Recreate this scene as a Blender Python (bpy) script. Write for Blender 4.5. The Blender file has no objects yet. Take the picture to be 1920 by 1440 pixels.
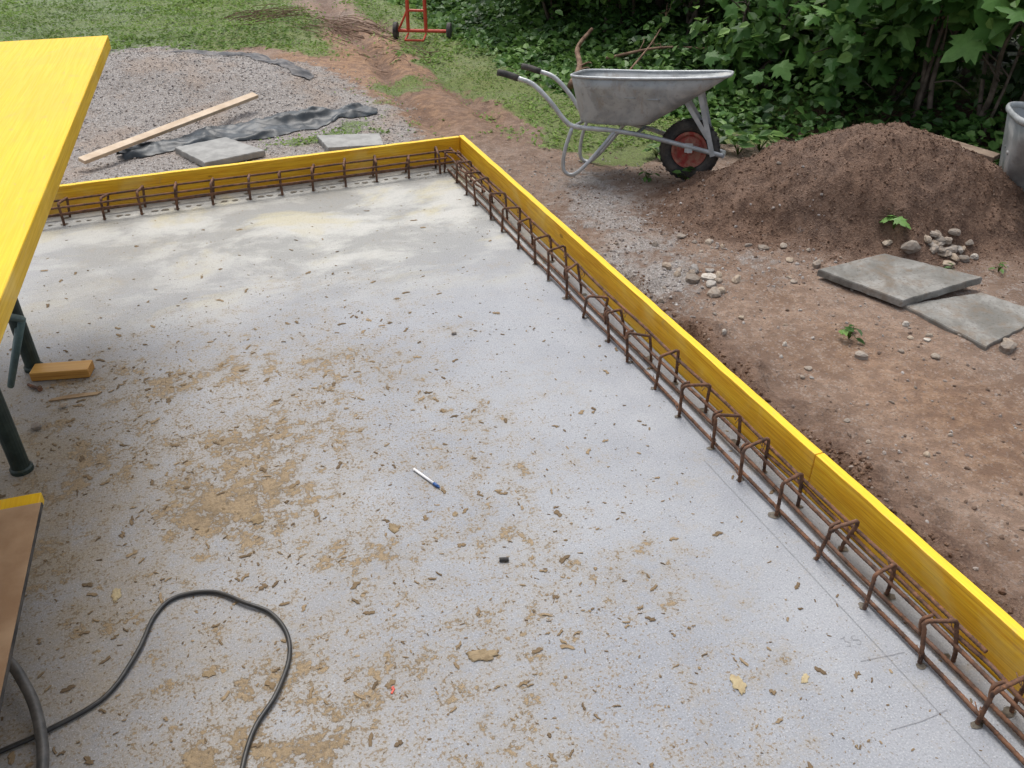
import bpy, math, random
import numpy as np
from mathutils import Vector, Matrix
random.seed(7); rng=np.random.default_rng(7)
scene=bpy.context.scene; COL=scene.collection
R=math.radians

# ---------------------------------------------------------------- noise
def _h(ix,iy,s):
    n=(ix.astype(np.int64)*374761393+iy.astype(np.int64)*668265263+s*1442695041)&0x7fffffff
    n=((n^(n>>13))*1274126177)&0x7fffffff
    n=(n^(n>>16))&0x7fffffff
    return n/float(0x7fffffff)
def vn(x,y,s=0):
    x=np.asarray(x,float);y=np.asarray(y,float)
    ix=np.floor(x);iy=np.floor(y);fx=x-ix;fy=y-iy
    fx=fx*fx*(3-2*fx);fy=fy*fy*(3-2*fy)
    a=_h(ix,iy,s);b=_h(ix+1,iy,s);c=_h(ix,iy+1,s);d=_h(ix+1,iy+1,s)
    return (a*(1-fx)+b*fx)*(1-fy)+(c*(1-fx)+d*fx)*fy
def fbm(x,y,s=0,o=4):
    t=0;a=.5;n=0
    for i in range(o):
        t=t+a*(vn(np.asarray(x)*2**i+i*17.3,np.asarray(y)*2**i-i*9.1,s+i)-.5);n+=a;a*=.5
    return t/n*2
def ss(a,b,x):
    t=np.clip((np.asarray(x,float)-a)/(b-a),0,1);return t*t*(3-2*t)

# vegetation edge: x of the edge as a function of y
EY=np.array([1.5,2.9,3.5,3.9,4.5,5.2,6.4,7.6,9.2,10.5,14]); EX=np.array([7.5,5.6,4.9,4.6,4.3,3.75,3.25,3.1,3.0,2.9,3.0])
def vegd(x,y): return np.asarray(x)-np.interp(y,EY,EX)
def heap(x,y):
    dx=x-3.66;dy=y-3.62
    a=(dx*.928-dy*.372)/1.30;b=(dx*.372+dy*.928)/.80
    return np.sqrt(a*a+b*b)*(1+.24*fbm(x*1.7,y*1.7,21))
def H(x,y):
    x=np.asarray(x,float);y=np.asarray(y,float)
    h=-.07+.018*fbm(x*1.3,y*1.3,1)+.009*fbm(x*7,y*7,5)+.004*fbm(x*25,y*25,9)
    e=1.92+.16*fbm(y*2.2+3,x*0+1.5,11)
    tr=(1-ss(e-.05,e+.03,x))*(x>1.6)*(1-ss(3.4,4.2,y))
    h=h-.12*tr
    h=h+.038*np.exp(-((x-e-.07)/.06)**2)*(1-ss(3.2,3.9,y))*(0.2+vn(y*9,x*9,14))
    h=h+.035*fbm(x*12,y*12,17)*(1-ss(2.05,2.35,x))*(1-ss(3.2,3.9,y))
    p=np.clip(1-heap(x,y),0,1)
    pile=.47*(1-(1-p)**1.5)*ss(-.05,.55,p)
    h=h+pile+(p>0)*np.minimum(p*4,1)*(.06*fbm(x*3.2,y*3.2,31)+.034*fbm(x*13,y*13,33)+.018*fbm(x*34,y*34,35))
    h=h+.24*np.exp(-(((x+.2)/.9)**2+((y-8.1)/.75)**2))+.10*np.exp(-(((x-.7)/.5)**2+((y-7.6)/.5)**2))+.03*fbm(x*4,y*4,37)*ss(5.6,6.4,y)*(1-ss(1.2,1.8,x))
    h=h-.04*np.exp(-(((x-2.75)/.5)**2+((y-5.15)/.4)**2))
    h=h-.06*(np.exp(-((x-1.92-.04*(y-8)+.05*np.sin(y*2))/.10)**2)+np.exp(-((x-2.42-.04*(y-8)+.05*np.sin(y*2))/.10)**2))*ss(5.6,6.4,y)
    h=h+.12*ss(0,1.6,vegd(x,y))
    return h
def Hs(x,y): return float(H(x,y))
def pilemask(x,y): return 1-ss(.84,1.14,heap(x,y))
def zones(x,y):
    w=.25*fbm(x*1.5,y*1.5,41)+.12*fbm(x*7,y*7,43)
    gy=np.interp(x,[-5,-.2,1,1.5,3,5],[9.9,9.6,9.2,8.6,8.2,7.5])
    grass=ss(-.25,.25,y-gy+w*1.6)
    tx=np.interp(y,[7,8.5,10,12],[1.9,2.05,2.10,2.1])
    grass=grass*(1-np.exp(-((x-tx+w*.7)/.42)**2)*.95)
    weeds=.95*np.exp(-(((x-.95)/.6)**2+((y-6.15)/.28)**2))+.7*np.exp(-(((x-2.9)/.5)**2+((y-5.2)/.6)**2))
    weeds=weeds+.75*ss(-1.0,-.1,vegd(x,y))*ss(4.2,5,y)+.42*ss(5.15,5.5,y)*(1-ss(8.3,8.8,y))*ss(1.2,1.8,x)
    grass=np.clip(np.maximum(grass,ss(.35,.75,weeds+w*1.9)),0,1)
    ge=np.interp(y,[5,5.9,6.7,7.5,8.5,9.3],[1.2,1.6,1.80,1.65,1.2,.5])
    gravel=(1-ss(-.25,.15,x-ge+w))*ss(5.0,5.3,y)
    w2=ss(-.5,.5,fbm(x*9,y*9,45))
    gravel=np.maximum(gravel,(.50+.4*w2)*np.exp(-((x-2.20-.20*(y-3.8))/.36)**2)*ss(2.5,3.4,y)*(1-ss(4.6,5.4,y)))
    gravel=np.maximum(gravel,(.30+.45*w2)*ss(-.2,.5,w+.25)*np.exp(-(((x-2.65)/.50)**2+((y-3.20)/.34)**2)))
    gravel=np.maximum(gravel,.45*w2*ss(.0,.3,w)*np.exp(-(((x-2.7)/.7)**2+((y-2.6)/.9)**2)))
    orange=1.0*ss(-.10,.5,np.exp(-(((x-1.95)/.7)**2+((y-8.0)/1.8)**2))+w)
    orange=np.maximum(orange,.65*ss(-.4,.2,w)*np.exp(-(((x-2.55)/.5)**2+((y-2.0)/1.2)**2)))
    dark=np.maximum(pilemask(x,y),.95*(1-ss(1.90,2.20,x+w*.6))*(y<4.3))
    dark=np.maximum(dark,.8*np.exp(-(((x-2.2)/.35)**2+((y-6.5)/1.5)**2))*ss(-.25,.25,w+.1))
    dark=np.maximum(dark,.8*(np.exp(-((x-1.92-.04*(y-8)+.05*np.sin(y*2))/.09)**2)+np.exp(-((x-2.42-.04*(y-8)+.05*np.sin(y*2))/.09)**2))*ss(5.8,6.6,y))
    dark=np.maximum(dark,.40*ss(.02,.22,w)*np.exp(-(((x-2.9)/1.1)**2+((y-2.4)/1.1)**2)))
    dark=np.maximum(dark,ss(-.1,.4,vegd(x,y)))
    return grass,gravel,orange,dark

# ---------------------------------------------------------------- mesh helpers
class MB:
    def __init__(s): s.v=[];s.f=[];s.m=[]
    def add(s,v,f,mi=0):
        o=len(s.v); s.v+= [tuple(p) for p in v]; s.f+=[tuple(i+o for i in q) for q in f]; s.m+=[mi]*len(f)
    def box(s,c,d,mi=0,rot=None):
        v=[];
        for z in(-1,1):
            for y in(-1,1):
                for x in(-1,1):
                    p=Vector((x*d[0]/2,y*d[1]/2,z*d[2]/2))
                    if rot is not None: p=rot@p
                    v.append(p+Vector(c))
        s.add(v,[(0,2,3,1),(4,5,7,6),(0,1,5,4),(2,6,7,3),(0,4,6,2),(1,3,7,5)],mi)
    def tube(s,pts,r,n=8,mi=0,smoothN=0,rib=0,cap=True):
        P=[Vector(p) for p in pts]
        if smoothN: P=catmull(P,smoothN)
        if rib:
            P=resample(P,rib)
        rs=r if isinstance(r,(list,tuple)) else None
        t=(P[1]-P[0]).normalized(); u=t.orthogonal().normalized()
        V=[];L=len(P)
        for i,p in enumerate(P):
            if i==0:t2=(P[1]-P[0])
            elif i==L-1:t2=P[-1]-P[-2]
            else:t2=P[i+1]-P[i-1]
            t2=t2.normalized(); u=(u-t2*u.dot(t2)).normalized(); w=t2.cross(u)
            if rs: rr=rs[0]+(rs[-1]-rs[0])*i/(L-1)
            else: rr=r
            if rib: rr=rr*(1.0 if i%2 else 1.16)
            for k in range(n):
                a=2*math.pi*k/n; V.append(p+u*(rr*math.cos(a))+w*(rr*math.sin(a)))
        F=[]
        for i in range(L-1):
            for k in range(n):
                a=i*n+k;b=i*n+(k+1)%n
                F.append((a,b,b+n,a+n))
        if cap: F.append(tuple(reversed(range(n)))); F.append(tuple((L-1)*n+k for k in range(n)))
        s.add(V,F,mi)
    def lathe(s,prof,n=24,mi=0,mat=None):
        V=[];L=len(prof)
        for (r,z) in prof:
            for k in range(n):
                a=2*math.pi*k/n;p=Vector((r*math.cos(a),r*math.sin(a),z))
                V.append(mat@p if mat is not None else p)
        F=[]
        for i in range(L-1):
            for k in range(n):
                a=i*n+k;b=i*n+(k+1)%n;F.append((a,b,b+n,a+n))
        s.add(V,F,mi)
    def build(s,name,mats,parent=None,smooth=False,bevel=0,loc=None,rot=None):
        me=bpy.data.meshes.new(name);me.from_pydata(s.v,[],s.f)
        for m in (mats if isinstance(mats,(list,tuple)) else [mats]): me.materials.append(m)
        me.polygons.foreach_set('material_index',s.m)
        if smooth: me.polygons.foreach_set('use_smooth',[True]*len(s.f))
        me.update()
        ob=bpy.data.objects.new(name,me);COL.objects.link(ob)
        if parent: ob.parent=parent
        if loc is not None: ob.location=loc
        if rot is not None: ob.rotation_euler=rot
        if bevel:
            b=ob.modifiers.new('b','BEVEL');b.width=bevel;b.segments=2;b.limit_method='ANGLE'
        return ob
def catmull(P,n):
    out=[]
    Q=[P[0]*2-P[1]]+P+[P[-1]*2-P[-2]]
    for i in range(1,len(Q)-2):
        a,b,c,d=Q[i-1:i+3]
        for k in range(n):
            t=k/n
            out.append(.5*((2*b)+(c-a)*t+(2*a-5*b+4*c-d)*t*t+(3*b-a-3*c+d)*t**3))
    out.append(P[-1]);return out
def resample(P,step):
    out=[P[0]];acc=0
    for i in range(len(P)-1):
        a,b=P[i],P[i+1];L=(b-a).length
        if L<1e-9: continue
        d=step-acc
        while d<L:
            out.append(a.lerp(b,d/L)); d+=step
        acc=L-(d-step)
    out.append(P[-1]);return out
def thing(ob,label,cat,group=None,kind=None):
    if label: ob['label']=label
    if cat: ob['category']=cat
    if group: ob['group']=group
    if kind: ob['kind']=kind
    return ob
def empty(name,loc=(0,0,0),rotz=0):
    e=bpy.data.objects.new(name,None);COL.objects.link(e);e.location=loc;e.rotation_euler=(0,0,rotz);e.empty_display_size=.1;return e

def npmesh(name,V,F,mats,var=None,parent=None,smooth=False):
    V=np.asarray(V,np.float32);F=np.asarray(F,np.int32)
    me=bpy.data.meshes.new(name)
    me.vertices.add(len(V));me.vertices.foreach_set('co',V.ravel())
    k=F.shape[1];me.loops.add(F.size);me.loops.foreach_set('vertex_index',F.ravel())
    me.polygons.add(len(F));me.polygons.foreach_set('loop_start',np.arange(len(F),dtype=np.int32)*k)
    try: me.polygons.foreach_set('loop_total',np.full(len(F),k,np.int32))
    except Exception: pass
    me.polygons.foreach_set('use_smooth',np.full(len(F),smooth))
    for m in (mats if isinstance(mats,(list,tuple)) else [mats]): me.materials.append(m)
    if var is not None:
        at=me.attributes.new('var','FLOAT','POINT');at.data.foreach_set('value',np.asarray(var,np.float32))
    me.update(calc_edges=True);me.validate()
    ob=bpy.data.objects.new(name,me);COL.objects.link(ob)
    if parent: ob.parent=parent
    return ob
def scatter(name,tv,tf,pos,nrm,scale,mats,var=None,parent=None,ang=None,smooth=False,raw=False):
    """copies of a template: local z -> nrm"""
    tv=np.asarray(tv,float);tf=np.asarray(tf);n=len(pos)
    nrm=nrm/np.linalg.norm(nrm,axis=1,keepdims=True)
    a=rng.normal(size=(n,3)) if ang is None else ang
    t=np.cross(nrm,a);t/=np.linalg.norm(t,axis=1,keepdims=True)+1e-9
    b=np.cross(nrm,t)
    sc=np.asarray(scale,float)
    if sc.ndim==1: sc=np.stack([sc]*3,1)
    V=(tv[None,:,0:1]*sc[:,None,0:1])*t[:,None,:]+(tv[None,:,1:2]*sc[:,None,1:2])*b[:,None,:]+(tv[None,:,2:3]*sc[:,None,2:3])*nrm[:,None,:]+pos[:,None,:]
    F=tf[None]+(np.arange(n)*len(tv))[:,None,None]
    if var is None: var=rng.random(n)
    if raw: return V.reshape(-1,3),F.reshape(-1,tf.shape[1]),np.repeat(var,len(tv))
    return npmesh(name,V.reshape(-1,3),F.reshape(-1,tf.shape[1]),mats,np.repeat(var,len(tv)),parent,smooth)
LEAFV=[(0,0,0),(.26,.28,.07),(.22,.65,.05),(0,1,-.10),(-.22,.65,.05),(-.26,.28,.07)]
LEAFF=[(0,1,2,3),(0,3,4,5)]
def maple():
    o=[(0,0),(.18,-.08),(.45,-.02),(.36,.14),(.62,.42),(.40,.42),(.44,.56),(.22,.52),(.20,.78),(.0,1.05)]
    pts=o+[(-x,y) for x,y in reversed(o[1:-1])]
    V=[(0,.3,.05)]+[(x,y,-.25*(abs(x)**1.5)-.05*max(0,y-.5)) for x,y in pts]
    n=len(pts);F=[(0,1+i,1+(i+1)%n) for i in range(n)]
    return V,F
MAPV,MAPF=maple()
g=(1+5**.5)/2
ICV=np.array([(-1,g,0),(1,g,0),(-1,-g,0),(1,-g,0),(0,-1,g),(0,1,g),(0,-1,-g),(0,1,-g),(g,0,-1),(g,0,1),(-g,0,-1),(-g,0,1)],float)
ICV/=np.linalg.norm(ICV[0]);ICV*=(1+rng.normal(size=(12,1))*.14)
ICF=[(0,11,5),(0,5,1),(0,1,7),(0,7,10),(0,10,11),(1,5,9),(5,11,4),(11,10,2),(10,7,6),(7,1,8),(3,9,4),(3,4,2),(3,2,6),(3,6,8),(3,8,9),(4,9,5),(2,4,11),(6,2,10),(8,6,7),(9,8,1)]

# ---------------------------------------------------------------- materials
class N:
    def __init__(s,name):
        s.m=bpy.data.materials.new(name);s.m.use_nodes=True;s.nt=s.m.node_tree;s.nt.nodes.clear()
        s.out=s.nt.nodes.new('ShaderNodeOutputMaterial');s.b=s.nt.nodes.new('ShaderNodeBsdfPrincipled')
        s.nt.links.new(s.b.outputs[0],s.out.inputs[0])
        s.geo=s.nt.nodes.new('ShaderNodeNewGeometry');s.tc=s.nt.nodes.new('ShaderNodeTexCoord')
    def L(s,a,b): s.nt.links.new(a,b)
    def put(s,sock,v):
        if isinstance(v,bpy.types.NodeSocket): s.L(v,sock)
        else:
            if isinstance(v,tuple) and len(v)==3 and sock.type=='RGBA': v=(*v,1)
            sock.default_value=v
    def noise(s,scale,detail=4,rough=.5,dist=0,vec=None,sc=None):
        n=s.nt.nodes.new('ShaderNodeTexNoise');n.inputs['Scale'].default_value=scale;n.inputs['Detail'].default_value=detail
        n.inputs['Roughness'].default_value=rough;n.inputs['Distortion'].default_value=dist
        v=vec or s.geo.outputs['Position']
        if sc: v=s.sepmap(v,sc)
        s.L(v,n.inputs['Vector']);return n.outputs[0]
    def sepmap(s,v,sc):
        mp=s.nt.nodes.new('ShaderNodeMapping');mp.inputs['Scale'].default_value=sc;s.L(v,mp.inputs[0]);return mp.outputs[0]
    def vor(s,scale,out='Distance',feature='F1',vec=None):
        n=s.nt.nodes.new('ShaderNodeTexVoronoi');n.feature=feature;n.inputs['Scale'].default_value=scale
        s.L(vec or s.geo.outputs['Position'],n.inputs['Vector']);return n.outputs[out]
    def math(s,op,a,b=0,c=0,clamp=False):
        n=s.nt.nodes.new('ShaderNodeMath');n.operation=op;n.use_clamp=clamp
        s.put(n.inputs[0],a);s.put(n.inputs[1],b)
        s.put(n.inputs[2],c);return n.outputs[0]
    def mr(s,v,a,b,c=0,d=1,smooth=True):
        n=s.nt.nodes.new('ShaderNodeMapRange');n.interpolation_type='SMOOTHSTEP' if smooth else 'LINEAR'
        s.put(n.inputs['Value'],v)
        for k,x in zip(('From Min','From Max','To Min','To Max'),(a,b,c,d)): s.put(n.inputs[k],x)
        return n.outputs[0]
    def mix(s,f,a,b,mode='MIX'):
        n=s.nt.nodes.new('ShaderNodeMix');n.data_type='RGBA';n.blend_type=mode
        s.put(n.inputs[0],f);s.put(n.inputs[6],a);s.put(n.inputs[7],b);return n.outputs[2]
    def attr(s,name,o='Fac'):
        n=s.nt.nodes.new('ShaderNodeAttribute');n.attribute_name=name;return n.outputs[o]
    def sep(s,v):
        n=s.nt.nodes.new('ShaderNodeSeparateXYZ');s.L(v,n.inputs[0]);return n.outputs
    def ramp(s,f,stops):
        n=s.nt.nodes.new('ShaderNodeValToRGB');s.L(f,n.inputs[0]);e=n.color_ramp.elements
        e[0].position=stops[0][0];e[0].color=(*stops[0][1],1);e[1].position=stops[-1][0];e[1].color=(*stops[-1][1],1)
        for p,c in stops[1:-1]:
            k=e.new(p);k.color=(*c,1)
        return n.outputs[0]
    def bump(s,h,st,dist=.01,prev=None):
        n=s.nt.nodes.new('ShaderNodeBump');n.inputs['Strength'].default_value=st;n.inputs['Distance'].default_value=dist
        s.L(h,n.inputs['Height'])
        if prev: s.L(prev,n.inputs['Normal'])
        return n.outputs[0]
    def done(s,col,rough=.6,metal=0,nrm=None,spec=None):
        s.put(s.b.inputs['Base Color'],col);s.put(s.b.inputs['Roughness'],rough);s.put(s.b.inputs['Metallic'],metal)
        if nrm is not None: s.L(nrm,s.b.inputs['Normal'])
        if spec is not None: s.b.inputs['Specular IOR Level'].default_value=spec
        return s.m
def simple(name,c1,c2,scale=8,rough=.6,metal=0,bump=.2,bd=.003,bscale=60,obj=True):
    n=N(name);v=n.tc.outputs['Object'] if obj else None
    a=n.noise(scale,6,.6,vec=v);c=n.mix(n.mr(a,.35,.65),c1,c2)
    return n.done(c,rough,metal,n.bump(n.noise(bscale,4,.6,vec=v),bump,bd))

def concrete():
    n=N('concrete_mat')
    c=n.attr('clay');cr=n.attr('cream')
    big=n.noise(1.3,5,.55);mid=n.noise(7,6,.6);fine=n.noise(70,6,.65);vf=n.noise(200,4,.65)
    col=n.mix(n.mr(big,.35,.65),(.245,.258,.282),(.305,.318,.338))
    col=n.mix(n.mr(mid,.35,.7,0,.35),col,(.35,.36,.375))
    cm=n.mix(n.mr(n.noise(2.0,9,.66,.3,sc=(.8,1.3,1)),.42,.58),(.275,.275,.255),(.47,.465,.425))
    col=n.mix(n.math('MULTIPLY',cr,.9),col,cm)
    ye=n.math('MULTIPLY',cr,n.mr(n.noise(1.7,8,.62,.5,sc=(1,1.5,1)),.52,.64,0,.6));col=n.mix(ye,col,(.46,.41,.25))
    dk=n.math('MULTIPLY',n.attr('damp'),n.mr(n.noise(3.0,7,.62,.3),.38,.6,.3,1));col=n.mix(n.math('MULTIPLY',dk,.55),col,(.17,.155,.115))
    st=n.math('MULTIPLY',n.attr('stain'),n.mr(n.noise(4.0,8,.68),.36,.60,.35,1));col=n.mix(n.math('MULTIPLY',st,.85),col,(.255,.20,.12))
    col=n.mix(n.mr(fine,.30,.46,.38,0),col,(.14,.14,.145))
    col=n.mix(n.mr(vf,.53,.70,0,.45),col,(.56,.57,.59))
    col=n.mix(n.mr(vf,.30,.46,.52,0),col,(.12,.12,.125))
    m1=n.noise(3.0,9,.68);m2=n.noise(14,9,.72,.1);m3=n.noise(70,6,.68)
    v=n.math('ADD',n.math('MULTIPLY',m1,.36),n.math('MULTIPLY',m2,.40));v=n.math('ADD',v,n.math('MULTIPLY',m3,.24))
    v=n.math('ADD',v,n.math('MULTIPLY',n.math('SUBTRACT',c,.45),.18))
    mask=n.mr(v,.550,.562)
    wash=n.mr(v,.45,.56,0,.42)
    sv=n.math('ADD',n.noise(110,5,.60),n.math('MULTIPLY',n.math('SUBTRACT',m2,.5),.45));sv=n.math('ADD',sv,n.math('MULTIPLY',n.math('SUBTRACT',c,.5),.18))
    sp=n.math('MULTIPLY',n.mr(sv,.565,.60),n.mr(c,.0,.30,.20,.85))
    claycol=n.mix(n.mr(m2,.42,.60),(.185,.130,.070),(.290,.215,.125))
    claycol=n.mix(n.mr(m3,.36,.55,.5,0),claycol,(.115,.082,.048))
    col=n.mix(wash,col,(.27,.228,.16));col=n.mix(sp,col,(.195,.145,.09));col=n.mix(n.math('MULTIPLY',mask,.90),col,claycol)
    sp2=n.mr(n.noise(80,3,.5),.69,.72,0,.7);col=n.mix(sp2,col,(.11,.078,.055))
    b=n.bump(fine,.45,.004);b=n.bump(vf,.45,.0024,b)
    hh=n.math('MULTIPLY',mask,n.math('ADD',.4,n.math('MULTIPLY',m3,1.2)));b=n.bump(hh,.55,.0055,b)
    ro=n.mr(n.attr('damp'),0,1,.72,.42)
    return n.done(col,ro,0,b,.38)
def groundmat():
    n=N('ground_mat')
    gr=n.attr('grass');gv=n.attr('gravel');og=n.attr('orange');dk=n.attr('dark')
    big=n.noise(2.0,7,.65);mid=n.noise(14,7,.68);fine=n.noise(90,5,.65)
    col=n.mix(n.mr(big,.40,.60),(.195,.130,.092),(.300,.222,.172))
    col=n.mix(n.mr(mid,.42,.58,.42,0),col,(.125,.080,.055))
    vc=n.vor(110,'Color');vd=n.vor(110,'Distance')
    vs=n.sep(vc)
    grit=n.ramp(vs[0],[(0,(.14,.10,.08)),(.4,(.27,.215,.18)),(.75,(.36,.325,.295)),(1,(.20,.185,.175))])
    pres=n.mr(n.math('ADD',vs[1],n.math('MULTIPLY',n.math('SUBTRACT',mid,.5),2.6)),.55,.9)
    col=n.mix(n.math('MULTIPLY',pres,.7),col,grit)
    col=n.mix(n.math('MULTIPLY',og,n.mr(mid,.3,.6,.35,.9)),col,n.mix(n.mr(mid,.4,.6),(.20,.095,.042),(.33,.195,.105)))
    soil=n.mix(n.mr(mid,.38,.62),(.078,.042,.027),(.165,.098,.065));soil=n.mix(n.mr(fine,.48,.66,0,.6),soil,(.225,.15,.105))
    col=n.mix(n.math('MULTIPLY',dk,.92),col,soil)
    v2=n.vor(95,'Color');v2s=n.sep(v2);v2d=n.vor(95,'Distance')
    gcol=n.ramp(v2s[0],[(0,(.22,.195,.18)),(.3,(.31,.285,.27)),(.65,(.38,.36,.345)),(.85,(.33,.295,.27)),(1,(.47,.455,.44))])
    gcol=n.mix(n.mr(v2d,.3,.65,0,.5),gcol,(.17,.145,.12))
    gcol=n.mix(n.mr(big,.48,.62,0,.5),gcol,(.34,.265,.21))
    gm=n.mr(n.math('ADD',gv,n.math('MULTIPLY',n.math('SUBTRACT',mid,.5),1.5)),.3,.75)
    col=n.mix(gm,col,gcol)
    gcl=n.mix(n.mr(fine,.35,.65),(.06,.10,.02),(.15,.23,.05))
    gm2=n.mr(n.math('ADD',gr,n.math('MULTIPLY',n.math('SUBTRACT',mid,.5),1.6)),.4,.75,0,.8)
    col=n.mix(gm2,col,gcl)
    b=n.bump(mid,.8,.022);b=n.bump(fine,.9,.011,b)
    b=n.bump(n.math('MULTIPLY',n.math('SUBTRACT',1,v2d),gm),.5,.007,b);b=n.bump(n.math('MULTIPLY',pres,n.math('SUBTRACT',1,vd)),.35,.005,b)
    return n.done(col,n.mr(big,.4,.6,.60,.88),0,b,.3)
def stonemat(name,stops,rough=.85):
    n=N(name);v=n.attr('var');c=n.ramp(v,stops);f=n.noise(120,4,.6)
    big=n.noise(2.0,7,.65)
    if name=='gravel_stone': c=n.mix(n.mr(big,.48,.62,0,.45),c,(.34,.265,.21))
    c=n.mix(n.mr(f,.4,.7,.0,.35),c,(.17,.125,.092));return n.done(c,rough,0,n.bump(f,.4,.003),.2)
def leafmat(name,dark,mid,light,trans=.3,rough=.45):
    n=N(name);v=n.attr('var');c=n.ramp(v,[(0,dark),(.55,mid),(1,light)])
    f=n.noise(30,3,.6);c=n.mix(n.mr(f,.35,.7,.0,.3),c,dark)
    n.put(n.b.inputs['Base Color'],c);n.b.inputs['Roughness'].default_value=rough;n.b.inputs['Specular IOR Level'].default_value=.3
    if trans>0:
        t=n.nt.nodes.new('ShaderNodeBsdfTranslucent');n.L(n.mix(.5,c,light),t.inputs[0])
        m=n.nt.nodes.new('ShaderNodeMixShader');m.inputs[0].default_value=trans
        n.L(n.b.outputs[0],m.inputs[1]);n.L(t.outputs[0],m.inputs[2]);n.L(m.outputs[0],n.out.inputs[0])
    return n.m
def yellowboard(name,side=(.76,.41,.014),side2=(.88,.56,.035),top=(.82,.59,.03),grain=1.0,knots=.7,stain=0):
    n=N(name);o=n.tc.outputs['Object']
    g1=n.noise(5,6,.65,.6,vec=o,sc=(.5,9,9));g2=n.noise(30,6,.62,.8,vec=o,sc=(.10,5,5));g3=n.noise(90,4,.6,.2,vec=o,sc=(.06,3,3))
    dc=(side[0]*.74,side[1]*.62,side[2]*.8)
    s=n.mix(n.mr(g1,.35,.65),side,side2);s=n.mix(n.mr(g2,.44,.60,0,.55*grain),s,dc)
    s=n.mix(n.mr(g3,.5,.62,0,.35*grain),s,(dc[0]*.8,dc[1]*.75,dc[2]*.8))
    blot=n.noise(4,5,.6,.5,vec=o);s=n.mix(n.mr(blot,.50,.72,0,.4),s,(.80,.60,.18))
    kn=n.vor(3.3,vec=n.sepmap(o,(1,2.2,2.2)));s=n.mix(n.mr(kn,.05,.085,knots,0),s,(.28,.12,.01))
    t=n.mix(n.mr(g1,.35,.7),top,(top[0]*.93,top[1]*.88,top[2]*.9))
    t=n.mix(n.mr(g2,.46,.60,0,.40),t,(top[0]*.88,top[1]*.76,top[2]))
    t=n.mix(n.mr(g3,.48,.60,0,.30),t,(top[0]*.84,top[1]*.70,top[2]))
    if stain: t=n.mix(n.mr(n.noise(2.2,8,.68,.4,vec=o),.48,.66,0,stain),t,(.66,.40,.02))
    t=n.mix(n.mr(kn,.03,.06,knots*.6,0),t,(.45,.25,.02))
    t=n.mix(n.mr(n.noise(45,6,.7,vec=o,sc=(.3,1,1)),.60,.70,0,.6),t,(.45,.33,.12))
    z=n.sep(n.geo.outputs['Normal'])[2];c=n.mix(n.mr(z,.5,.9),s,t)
    dirt=n.noise(9,8,.7,.4,vec=o);c=n.mix(n.mr(dirt,.57,.73,0,.4),c,(.38,.28,.16))
    return n.done(c,n.mr(g2,.3,.7,.42,.6),0,n.bump(g2,.3,.002),.3)

M={}
M['conc']=concrete();M['ground']=groundmat()
M['yboard']=yellowboard('yellow_formwork',(.78,.40,.014),(.88,.54,.03),(.82,.57,.025))
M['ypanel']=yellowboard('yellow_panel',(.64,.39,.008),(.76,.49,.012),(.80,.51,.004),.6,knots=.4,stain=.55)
M['yblock']=yellowboard('orange_offcut',(.42,.20,.04),(.52,.28,.07),(.54,.31,.07),1)
def rust():
    n=N('rust');o=n.geo.outputs['Position'];a=n.noise(35,6,.65);b=n.noise(9,4,.6)
    c=n.mix(n.mr(a,.35,.65),(.060,.036,.027),(.19,.095,.055));c=n.mix(n.mr(b,.5,.7,0,.5),c,(.15,.105,.085))
    c=n.mix(n.mr(n.noise(60,5,.7),.54,.68,0,.6),c,(.30,.13,.055))
    return n.done(c,.85,.05,n.bump(a,.8,.004),.3)
M['rust']=rust()
M['wood']=simple('raw_wood',(.46,.35,.24),(.58,.47,.35),6,.75)
M['sliver']=simple('dull_wood',(.26,.17,.09),(.36,.25,.14),20,.85)
M['oldwood']=simple('weathered_wood',(.16,.11,.08),(.25,.19,.14),12,.85,bump=.5)
def galv():
    n=N('galvanised_steel');o=n.tc.outputs['Object'];a=n.noise(7,8,.65,.5,vec=o);b=n.noise(40,5,.6,vec=o);k=n.noise(3.2,6,.6,1,vec=o)
    c=n.mix(n.mr(a,.35,.65),(.27,.29,.30),(.40,.42,.425));c=n.mix(n.mr(k,.46,.60,0,.6),c,(.45,.445,.42));c=n.mix(n.mr(b,.56,.70,0,.5),c,(.21,.19,.17))
    c=n.mix(n.mr(n.noise(12,8,.7,vec=o,sc=(1,1,.25)),.56,.70,0,.6),c,(.28,.235,.185))
    return n.done(c,n.mr(k,.4,.6,.45,.75),n.mr(k,.45,.6,.35,.05),n.bump(b,.25,.003))
M['galv']=galv()
M['tubeg']=simple('zinc_tube',(.34,.36,.37),(.48,.50,.51),15,.45,.3)
M['black']=simple('black_rubber',(.022,.022,.023),(.075,.068,.06),14,.8)
M['cable']=simple('cable_rubber',(.015,.016,.017),(.035,.034,.032),30,.42,bump=.1)
M['hose']=simple('hose_rubber',(.05,.05,.05),(.10,.095,.09),30,.5)
M['green']=simple('green_paint',(.012,.024,.021),(.028,.045,.038),18,.5,.2)
M['teal']=simple('teal_paint',(.05,.10,.11),(.10,.17,.17),18,.5,.2)
M['red']=simple('red_paint',(.45,.04,.02),(.58,.08,.035),10,.5)
M['redrim']=simple('dusty_red_rim',(.30,.035,.028),(.36,.17,.12),22,.75)
def paver():
    n=N('paver_concrete');a=n.noise(5,7,.65,.5);b=n.noise(60,5,.7)
    c=n.mix(n.mr(a,.35,.65),(.155,.15,.135),(.29,.285,.265));c=n.mix(n.mr(b,.52,.68,0,.6),c,(.09,.083,.07));c=n.mix(n.mr(n.noise(9,8,.72,.2),.46,.66,0,.65),c,(.18,.135,.095))
    return n.done(c,.88,0,n.bump(b,.5,.003),.25)
M['paver']=paver()
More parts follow.
